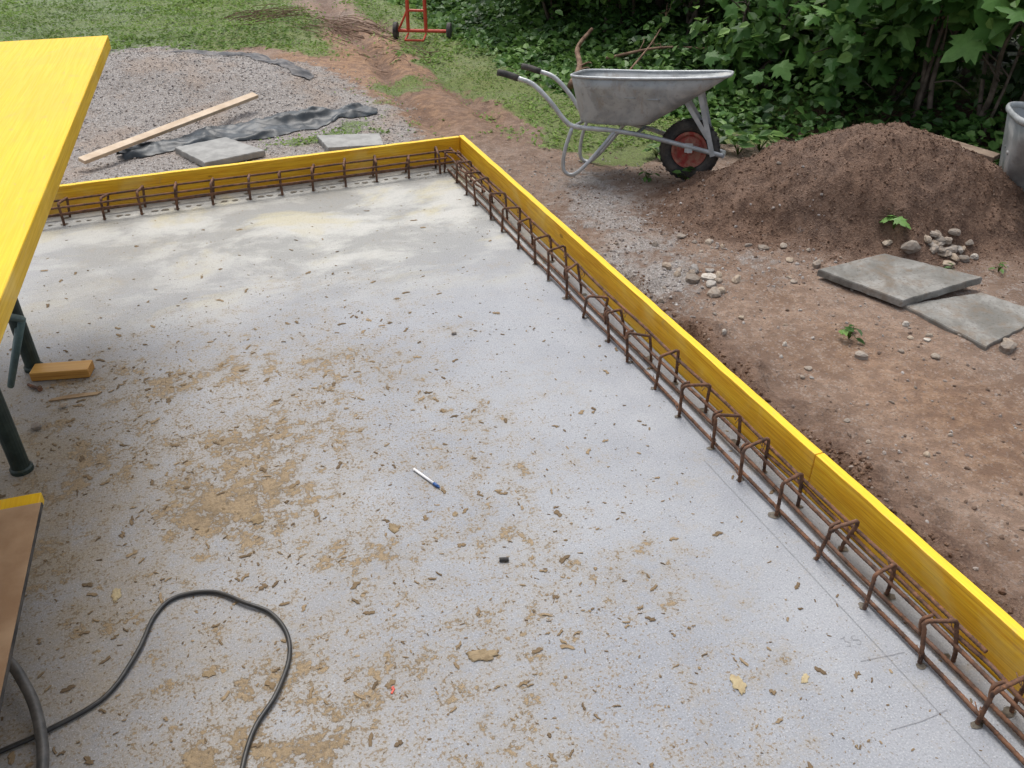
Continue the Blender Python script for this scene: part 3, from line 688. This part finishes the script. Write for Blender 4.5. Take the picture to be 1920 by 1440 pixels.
# ---------------------------------------------------------------- gravel & grit & soil crumbs
def rnd_region(n,x0,x1,y0,y1): return rng.uniform(x0,x1,n),rng.uniform(y0,y1,n)
px,py=rnd_region(54000,-.9,3.2,2.2,9.6);gm=zones(px,py)[1];ok=(rng.random(len(px))<gm*.8)&~((px<1.75)&(py<5.15));px,py=px[ok],py[ok]
s=.0032+.0078*rng.random(len(px))**3.2;o=scatter('gravel',ICV,ICF,np.stack([px,py,H(px,py)+s*.1],1),rng.normal(size=(len(px),3)),np.stack([s*1.2,s,s*.75],1),M['gstone'])
thing(o,'loose pinkish grey crushed gravel on the ground','gravel',kind='stuff')
px,py=rnd_region(21000,1.9,4.6,1.0,5.4);ok=(pilemask(px,py)<.5)&(rng.random(len(px))<.10+.9*vn(px*2.5,py*2.5,81)**3);px,py=px[ok],py[ok]
s=.002+.009*rng.random(len(px))**5;o=scatter('path_grit',ICV,ICF,np.stack([px,py,H(px,py)+s*.1],1),rng.normal(size=(len(px),3)),np.stack([s*1.2,s,s*.7],1),M['dstone'])
thing(o,'small stones and grit trodden into the dirt path','grit',kind='stuff')
px,py=rnd_region(120000,1.75,5.2,1.0,4.8);pm=pilemask(px,py);ed=1.98+.20*fbm(py*2.2+3,px*0+1.5,11);tm=(px<ed)&(py<3.9);sp_=ss(1.5,1.0,heap(px,py))*.14
ok=(rng.random(len(px))<np.maximum(np.maximum(pm*(.5+.5*vn(px*4,py*4,83)),tm*.7*vn(px*5,py*5,85)),sp_));px,py=px[ok],py[ok];tm=tm[ok]
s=.0018+.0058*rng.random(len(px))**6+np.where(tm&(py<3),.009*rng.random(len(px))**4,0);o=scatter('soil_crumbs',ICV,ICF,np.stack([px,py,H(px,py)+s*.1],1),rng.normal(size=(len(px),3)),np.stack([s*1.2,s,s*.8],1),M['soilc'])
thing(o,'loose brown soil clods on the heap and trench edge','soil clods',kind='stuff')

ROCK=[(2.21,3.38,.026),(2.22,3.3,.022),(2.32,3.3,.03),(2.25,3.2,.03),(2.27,3.04,.03),(2.45,3.12,.024),(2.34,3.2,.03),(2.31,3.05,.024),(2.28,3.26,.025),(2.36,3.14,.020),(2.30,3.12,.023),(2.40,3.20,.02),(2.25,3.33,.018),(2.38,3.25,.018),(2.3,3.66,.020),(2.58,3.57,.022),(2.8,3.39,.025),(2.9,3.35,.022),(2.75,3.45,.016),(2.93,3.11,.028),(3.40,2.99,.042),(3.52,3.00,.025),(3.55,2.86,.028),(3.62,2.89,.032),(3.35,3.09,.022),(3.18,2.14,.032),(2.84,2.21,.018),(2.92,2.47,.018),(2.56,2.34,.024),(2.49,3.7,.020),(2.62,3.50,.014),(3.22,2.18,.020),(2.74,2.30,.012),(1.98,3.05,.016),(2.1,2.7,.014),(2.7,3.0,.015),(2.83,3.2,.018)]
for k in range(26):
    a=random.uniform(0,6.28);r_=random.random()**.6*.12
    ROCK.append((3.66+r_*math.cos(a)*1.15,2.95+r_*math.sin(a)*.8,random.uniform(.014,.028)))
for k in range(40):
    ROCK.append((random.uniform(2.05,3.1),random.uniform(1.6,4.0),random.uniform(.007,.014)))
for i,(a,b,s) in enumerate(ROCK):
    peb('stone',(a,b,Hs(a,b)+s*.25),s,M['rock'],'rounded grey brown stone lying on bare soil','stone',i+100,'loose stones on the dirt')

# ---------------------------------------------------------------- wheelbarrow
def tray_mesh(rimr=.009):
    def sup(c,s,n=5):
        return math.copysign(abs(c)**(2/n),c),math.copysign(abs(s)**(2/n),s)
    NN=56;mb=MB();V=[]
    lev=[(0,0),(.25,.25),(.5,.5),(.75,.75),(.90,.90),(.96,.975),(1.10,1.0)]
    for (t,tz) in lev:
        x0=.44+.08*t;x1=1.44-.48*t;
        if t>1: x0+=.04;x1-=.04
        cx=(x0+x1)/2;ax=(x1-x0)/2;ay=.32-.10*t
        for k in range(NN):
            a=2*math.pi*k/NN;c,s=sup(math.cos(a),math.sin(a));xx=cx+ax*c;fr=(xx-.44)/1.01
            yy=ay*s*(1-.12*fr*(1-t))
            zt=.635+.062*fr-.010*math.sin(fr*math.pi);zb=.345+.03*fr
            V.append((xx,yy,zt*(1-tz)+zb*tz))
    F=[]
    for i in range(len(lev)-1):
        for k in range(NN):
            a=i*NN+k;b=i*NN+(k+1)%NN;F.append((a,b,b+NN,a+NN))
    F.append(tuple((len(lev)-1)*NN+k for k in range(NN)))
    mb.add(V,F);
    rim=[V[k] for k in range(NN)]+[V[0],V[1]];mb.tube([(p[0]*1.004-.003,p[1]*1.015,p[2]) for p in rim],rimr,8,mi=1,cap=False)
    for sg in(-1,1):
        for (xc,wd) in((.70,.08),(.85,.07),(1.0,.08)):
            yy=sg*(.32-.10*.45+.002)*(1-.12*(xc-.44)/.99*.55)
            mb.tube([(xc-wd/2,yy,.530),(xc+wd/2,yy,.535)],.007,8)
    return mb
def wheelbarrow(mat,label):
    e=bpy.data.objects.new('wheelbarrow',None);COL.objects.link(e);e.matrix_world=mat;thing(e,label,'wheelbarrow')
    mb=tray_mesh()
    o=mb.build('tray',[M['galv'],M['tubeg']],parent=e,smooth=True);sm=o.modifiers.new('s','SOLIDIFY');sm.thickness=.003
    mb=MB()
    for sg in(-1,1):
        mb.tube([(.10,sg*.285,.605),(.22,sg*.285,.57),(.34,sg*.275,.47),(.44,sg*.255,.36),(.52,sg*.245,.325),(.75,sg*.21,.318),(.98,sg*.15,.29),(1.2,sg*.085,.245),(1.46,sg*.07,.20)],.0155,12,smoothN=5)
        mb.box((1.33,sg*.085,.39),(.032,.006,.42),rot=Matrix.Rotation(R(-19),3,'Y'))
        mb.box((1.26,sg*.08,.42),(.028,.006,.30),rot=Matrix.Rotation(R(-38),3,'Y'))
    mb.tube([(1.46,-.075,.20),(1.46,.075,.20)],.0155,12);mb.tube([(.5,-.24,.325),(.5,.24,.325)],.012,8);mb.tube([(.9,-.17,.30),(.9,.17,.30)],.012,8)
    mb.tube([(1.24,-.10,.21),(1.24,.10,.21)],.010,10)
    for sg in(-1,1): mb.box((1.24,sg*.087,.232),(.05,.008,.06))
    mb.build('frame',M['tubeg'],parent=e,smooth=False)
    for sg in(-1,1):
        mb=MB();mb.tube([(-.02,sg*.285,.628),(.04,sg*.285,.62),(.12,sg*.285,.60)],.021,12,smoothN=2);mb.build('grip',M['black'],parent=e,smooth=True)
        mb=MB();mb.tube([(.49,sg*.25,.32),(.455,sg*.26,.18),(.45,sg*.265,.07),(.475,sg*.265,.026),(.53,sg*.265,.024),(.60,sg*.26,.09),(.70,sg*.23,.22),(.76,sg*.21,.31)],.0125,10,smoothN=5);mb.build('leg',M['tubeg'],parent=e,smooth=True)
    we=bpy.data.objects.new('wheel',None);COL.objects.link(we);we.parent=e;we.location=(1.24,0,.21);we.rotation_euler=(R(90),0,0)
    pr=[];
    for k in range(17):
        a=math.pi*2*k/16;pr.append((.155+.042*math.cos(a),.043*math.sin(a)))
    mb=MB();mb.lathe(pr,40)
    for k in range(30):
        a=2*math.pi*k/30;m_=Matrix.Rotation(a,4,'Z')
        for sg in(-1,1): mb.box(m_@Vector((.194,0,sg*.016)),(.008,.018,.022),rot=(m_@Matrix.Rotation(sg*.4,4,'X')).to_3x3())
    mb.build('tyre',M['black'],parent=we,smooth=False)
    mb=MB()
    mb.lathe([(.0,-.035),(.03,-.035),(.035,-.012),(.085,-.010),(.100,-.028),(.117,-.030),(.117,.030),(.100,.028),(.085,.010),(.035,.012),(.03,.035),(0,.035)],32)
    for k in range(8):
        a=2*math.pi*k/8
        for sg in (-1,1): mb.lathe([(0,.006*sg+.010*sg),(.006,.006*sg+.010*sg),(.006,.009*sg)],8,mat=Matrix.Translation((.058*math.cos(a),.058*math.sin(a),0)))
    mb.build('rim',M['redrim'],parent=we,smooth=False)
m1=Matrix.Translation((2.045,5.15,-.07))@Matrix.Rotation(R(-38.5),4,'Z')@Matrix.Rotation(R(-9),4,'X')@Matrix.Scale(.94,4)
wheelbarrow(m1,'galvanised wheelbarrow with red wheel hub standing on the dirt')

# second metal tray resting beside the heap
mb=tray_mesh(.012);mb.v=[((p[0]-.94)*.8,p[1],(p[2]-.335)*1.55) for p in mb.v]
tz=Hs(4.6,3.2)
o=mb.build('barrow_tray',[M['galv'],M['tubeg']],smooth=True,loc=(4.56,3.20,max(tz,-.02)-.02),rot=(R(-3),0,R(225)));sm=o.modifiers.new('s','SOLIDIFY');sm.thickness=.003
thing(o,'deep galvanised metal barrow tray standing beside the soil heap','barrow tray')

mb=MB();mb.box((0,0,0),(.42,.10,.03));o=mb.build('timber_plank',M['oldwood'],loc=(4.30,3.62,Hs(4.30,3.62)+.03),rot=(0,R(3),R(-70)),bevel=.003);thing(o,'weathered grey brown plank lying behind the soil heap','timber plank')

# ---------------------------------------------------------------- red cart
e=empty('hand_cart',(2.63,9.05,Hs(2.63,9.05)),math.atan2(-.26,.52));thing(e,'red steel hand cart with two small wheels on the grass','hand cart');e.scale=(.93,.93,.93)
mb=MB();mb.tube([(-.27,0,.09),(.27,0,.09)],.018,10)
for sx in(-.16,.04): mb.tube([(sx,0,.09),(sx*.9,.02,1.1)],.020,10)
mb.tube([(-.16,0,.30),(.04,0,.30)],.014,8);mb.tube([(-.27,0,.09),(-.16,0,.30)],.012,8);mb.tube([(-.16,.0,.06),(-.16,-.2,.03),(.04,-.2,.03),(.04,0,.06)],.012,8);mb.tube([(-.16,.02,1.1),(.04,.02,1.1)],.018,8)
mb.build('frame',M['red'],parent=e)
for sx in(-.30,.30):
    mb=MB();mm=Matrix.Translation((sx,0,.09))@Matrix.Rotation(R(90),4,'Y')
    mb.lathe([(0,-.024),(.05,-.024),(.06,-.026),(.088,-.020),(.092,0),(.088,.020),(.06,.026),(.05,.024),(0,.024)],24,mat=mm);mb.build('wheel',M['black'],parent=e)

# ---------------------------------------------------------------- brushwood
def brush(cx,cy,L,ang,n,spread,label):
    mb=MB()
    for i in range(n):
        a=ang+random.gauss(0,.25);l=L*random.uniform(.2,1);x0=cx+random.gauss(0,spread);y0=cy+random.gauss(0,spread*1.6)
        z0=Hs(x0,y0)+random.uniform(.008,.05);dx=math.cos(a)*l/2;dy=math.sin(a)*l/2
        mb.tube([(x0-dx,y0-dy,Hs(x0-dx,y0-dy)+random.uniform(.005,.02)),(x0-dx*.3+random.gauss(0,.03),y0-dy*.3+random.gauss(0,.03),z0),(x0+dx*.4+random.gauss(0,.03),y0+dy*.4,z0+.005),(x0+dx,y0+dy,Hs(x0+dx,y0+dy)+random.uniform(.005,.03))],[.004,.002],5,smoothN=3)
    o=mb.build('brushwood',M['deadwood'],smooth=True);thing(o,label,'brushwood',kind='stuff')
brush(2.0,9.9,1.4,R(112),50,.17,'thin brown cut branches lying on the muddy track')
brush(2.15,8.6,.5,R(110),16,.18,'scattered brown twigs at the end of the pile')
brush(1.3,10.9,.8,R(10),36,.2,'low brown brushwood heap on the grass')
def dead(name,pts,r,lab):
    mb=MB();mb.tube(pts,r,8,smoothN=5)
    P=catmull([Vector(p) for p in pts],5)
    for k in range(3):
        p=random.choice(P[3:]);q=p+Vector((random.uniform(-.15,.15),random.uniform(-.15,.15),random.uniform(.0,.15)))
        mb.tube([p,(p+q)/2+Vector((.02,0,.02)),q],[r[-1]*.7,.002],6,smoothN=3)
    o=mb.build(name,M['deadwood'],smooth=True);thing(o,lab,'dead branch','dead branches lying in the ivy')
dead('dead_branch',[(3.1,6.45,.02),(3.3,6.7,.10),(3.42,7.0,.18),(3.65,7.2,.28)],[.030,.016],'thick brown dead branch rising out of the ivy')
dead('dead_branch',[(3.5,6.3,.08),(3.9,6.6,.24),(4.2,6.9,.36),(4.4,7.2,.45)],[.010,.004],'slim dead branch leaning into the hedge')
dead('dead_branch',[(3.6,6.8,.12),(3.95,6.5,.24),(4.3,6.2,.26)],[.014,.007],'slim dead branch lying over the ivy')

# ---------------------------------------------------------------- vegetation
def upn(n,k=.6): 
    v=rng.normal(size=(n,3))*k;v[:,2]=np.abs(v[:,2])*.5+1;return v
px,py=rnd_region(90000,-2.6,4.2,5.2,14);gz=zones(px,py)[0];ok=(rng.random(len(px))<gz*(.25+.9*vn(px*4,py*4,91)))&~((px<1.75)&(py<5.15))
px,py=px[ok][:42000],py[ok][:42000];n=len(px);s=rng.uniform(.018,.046,n)*np.where(vn(px*1.2,py*1.2,93)>.55,1.25,.9)*np.where(py<8,.75,1)
nr=upn(n,.6);va=np.clip(.1+.8*vn(px*2,py*2,95)+rng.normal(size=n)*.16,0,1)
o=scatter('grass',LEAFV,LEAFF,np.stack([px,py,H(px,py)+rng.uniform(0,.025,n)],1),nr,s,M['grass'],va);thing(o,'short weedy green grass with clover','grass',kind='stuff')
px,py=rnd_region(76000,2.4,8,2.6,12);d_=vegd(px,py)+.25*fbm(px*2,py*2,97);far=1-ss(5.2,6.6,py)
ok=(rng.random(len(px))<ss(-.15,.15,d_)*(1-ss(1.7,2.6,d_))*(1-far*ss(.4,1.0,d_)*.8));
px,py,d_=px[ok],py[ok],d_[ok];n=len(px);lift=np.clip(d_,0,1)*.34*(.4+.9*vn(px*3,py*3,99))
s=rng.uniform(.035,.095,n);va=np.clip(.10+.85*vn(px*3.1,py*3.1,101)-.25*ss(.4,1.1,d_)+rng.normal(size=n)*.2,0,1)  # ivy tone drops deeper into the hedge, shade put into the colour
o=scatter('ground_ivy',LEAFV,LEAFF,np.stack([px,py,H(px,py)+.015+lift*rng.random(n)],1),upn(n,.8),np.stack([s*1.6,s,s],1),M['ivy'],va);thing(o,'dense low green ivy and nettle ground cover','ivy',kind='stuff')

def blob_points(n,c,rad,clumps,sig,lo=None):
    cc=rng.normal(size=(clumps,3));cc/=np.linalg.norm(cc,axis=1,keepdims=True);cc*=rng.random((clumps,1))**.45
    cc=cc*np.array(rad)+np.array(c);idx=rng.integers(0,clumps,n)
    p=cc[idx]+rng.normal(size=(n,3))*sig
    return p,idx/clumps
def shrub(x,y,h,r,nl,leafm,label,cat='shrub',name='shrub',low=.1,ls=(.06,.13),stems=4,maples=0,group='shrubs forming the hedge',sig=.13,wide=1.3,ms=(.08,.17),tr=1.0):
    z0=Hs(x,y);e=empty(name,(x,y,z0));thing(e,label,cat,group)
    mb=MB()
    for k in range(stems):
        a=random.uniform(0,6.28);b=random.uniform(.1,.6)*r;q=Vector((b*math.cos(a),b*math.sin(a),h*random.uniform(.7,.95)))
        sp=.08+.35*r*(tr>1)
        s0=Vector((random.gauss(0,sp),random.gauss(0,sp),-.05))
        pts=[s0,s0.lerp(q,.35)+Vector((random.gauss(0,.03),random.gauss(0,.03),0)),s0.lerp(q,.7)+Vector((random.gauss(0,.05),random.gauss(0,.05),0)),q]
        mb.tube(pts,[random.uniform(.012,.026)*max(1,h/1.6)*tr,.006],8,smoothN=4)
        for j in range(4):
            p=pts[1].lerp(q,random.random());a=random.uniform(0,6.28);q2=p+Vector((math.cos(a)*r*.7,math.sin(a)*r*.7,random.uniform(.0,.35)))
            mb.tube([p,p.lerp(q2,.5)+Vector((0,0,.05)),q2],[.008,.003],5,smoothN=3)
    mb.build('trunk',M['bark'],parent=e,smooth=True)
    c=(0,0,(h+low)/2);rad=(r*wide*.8,r*.9,(h-low)/2)
    p,ci=blob_points(nl,c,rad,max(10,int(nl/60)),sig);ok=p[:,2]>.02;p=p[ok];ci=ci[ok];n=len(p)
    out=p-np.array(c);out/=np.linalg.norm(out,axis=1,keepdims=True)+1e-6
    nr=out*.5+rng.normal(size=(n,3))*.5+np.array([0,0,.8]);s=rng.uniform(*ls,n)
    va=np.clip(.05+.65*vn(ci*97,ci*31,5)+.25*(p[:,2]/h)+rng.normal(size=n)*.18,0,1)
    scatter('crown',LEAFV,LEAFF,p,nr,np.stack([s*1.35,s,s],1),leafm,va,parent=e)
    if maples:
        p,ci=blob_points(maples,c,(rad[0]*1.05,rad[1]*1.05,rad[2]),max(6,maples//7),.13);ok=p[:,2]>.05;p=p[ok];n=len(p)
        nr=rng.normal(size=(n,3))*.45+np.array([-.3,-.55,.8]);s=rng.uniform(*ms,n)
        scatter('foliage',MAPV,MAPF,p,nr,s,M['mleaf'],np.clip(rng.normal(size=n)*.28+.45,0,1),parent=e)
    return e
S='dense green shrub growing out of the ivy'
SM='young maple with large lobed leaves over dark undergrowth'
kw=dict(name='maple_sapling',cat='maple sapling',group='young maples in the hedge')
shrub(3.9,8.6,1.0,.6,1500,M['leafa'],S,sig=.09);shrub(4.15,7.7,1.1,.55,1500,M['leafa'],S,sig=.09)
shrub(4.6,6.9,1.2,.5,1200,M['leafa'],S,low=.4,sig=.09);shrub(4.5,5.9,.75,.45,1200,M['leafa'],S,maples=70,sig=.09)
shrub(4.78,5.2,.72,.38,800,M['leafa'],'young maple with large lobed leaves by the soil heap',maples=120,**kw)
shrub(5.15,4.95,.9,.40,500,M['leafa'],S,low=.25,maples=60,sig=.09)
shrub(4.95,4.65,1.35,.50,120,M['leafa'],SM,low=.74,maples=160,ms=(.13,.25),**kw)
shrub(5.15,4.25,1.35,.48,100,M['leafa'],SM,low=.76,maples=140,ms=(.14,.27),**kw)
shrub(5.8,4.2,.8,.45,400,M['leafd'],S,low=.1)
shrub(5.5,3.80,1.35,.45,150,M['leafa'],S,low=.78,maples=120,ms=(.13,.25))
shrub(4.75,6.1,1.4,.45,350,M['leafa'],'young maple with lobed leaves above the wheelbarrow',low=.55,maples=140,ms=(.10,.21),**kw)
T_='hedge tree with thin trunks and tall crown added to shade below'
for (x,y) in [(4.6,9.6),(5.2,8.7),(5.4,7.7),(5.7,6.9),(5.9,6.0),(6.3,5.3),(6.8,4.6),(7.4,3.8)]:  # high crowns, mostly out of view, added to shade the hedge interior
    shrub(x,y,3.2,.95,1700,M['leafd'],T_,'tree','hedge_shade_tree',low=.9,ls=(.11,.19),stems=9,group='hedge trees with crowns added for shade',sig=.2,tr=1.2)
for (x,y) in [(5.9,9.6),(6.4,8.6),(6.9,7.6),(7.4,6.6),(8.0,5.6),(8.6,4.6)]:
    shrub(x,y,3.0,1.0,1600,M['leafd'],'dense dark green hedge shrub, leaves darkened for shade, behind the trunks','shrub','shrub',low=.05,ls=(.15,.24),stems=4,sig=.22)

def weed(x,y,s,n,mp,lab):
    z=Hs(x,y);e=empty('weed_plant',(x,y,z));thing(e,lab,'weed','small weeds growing on bare soil')
    mb=MB();P=[];NR=[]
    for k in range(n):
        a=6.28*k/n+random.uniform(-.3,.3);l=s*random.uniform(.4,1);q=Vector((math.cos(a)*l*.7,math.sin(a)*l*.7,s*random.uniform(.3,.9)))
        mb.tube([(0,0,0),q*.5+Vector((0,0,.02)),q],[.002,.0012],5,smoothN=3);P.append(q);NR.append((math.cos(a)*.4,math.sin(a)*.4,1))
    mb.build('stem',M['grass'],parent=e,smooth=True)
    P=np.array(P);NR=np.array(NR)
    if mp: scatter('foliage',MAPV,MAPF,P,NR,np.full(n,s*.75),M['mleaf'],rng.random(n)*.3+.7,parent=e)
    else: scatter('foliage',LEAFV,LEAFF,P,NR,np.full(n,s*.7),M['ivy'],rng.random(n),parent=e)
weed(3.40,3.12,.09,5,True,'bright green maple seedling growing on the soil heap')
weed(2.61,2.48,.07,9,False,'flat dark green weed rosette on the dirt path')
weed(3.50,2.80,.05,5,False,'small green weed beside the paving slab')
weed(3.75,2.72,.05,5,False,'small green weed beside the paving slab')
for (a,b,s,k) in [(3.55,4.72,.16,16),(3.25,4.88,.15,14),(2.95,4.4,.10,9),(3.75,4.75,.18,16),(3.05,4.95,.12,12),(3.5,4.95,.18,16),(2.75,4.55,.07,8)]:
    weed(a,b,s,k,False,'leafy green weed beside the wheelbarrow wheel')
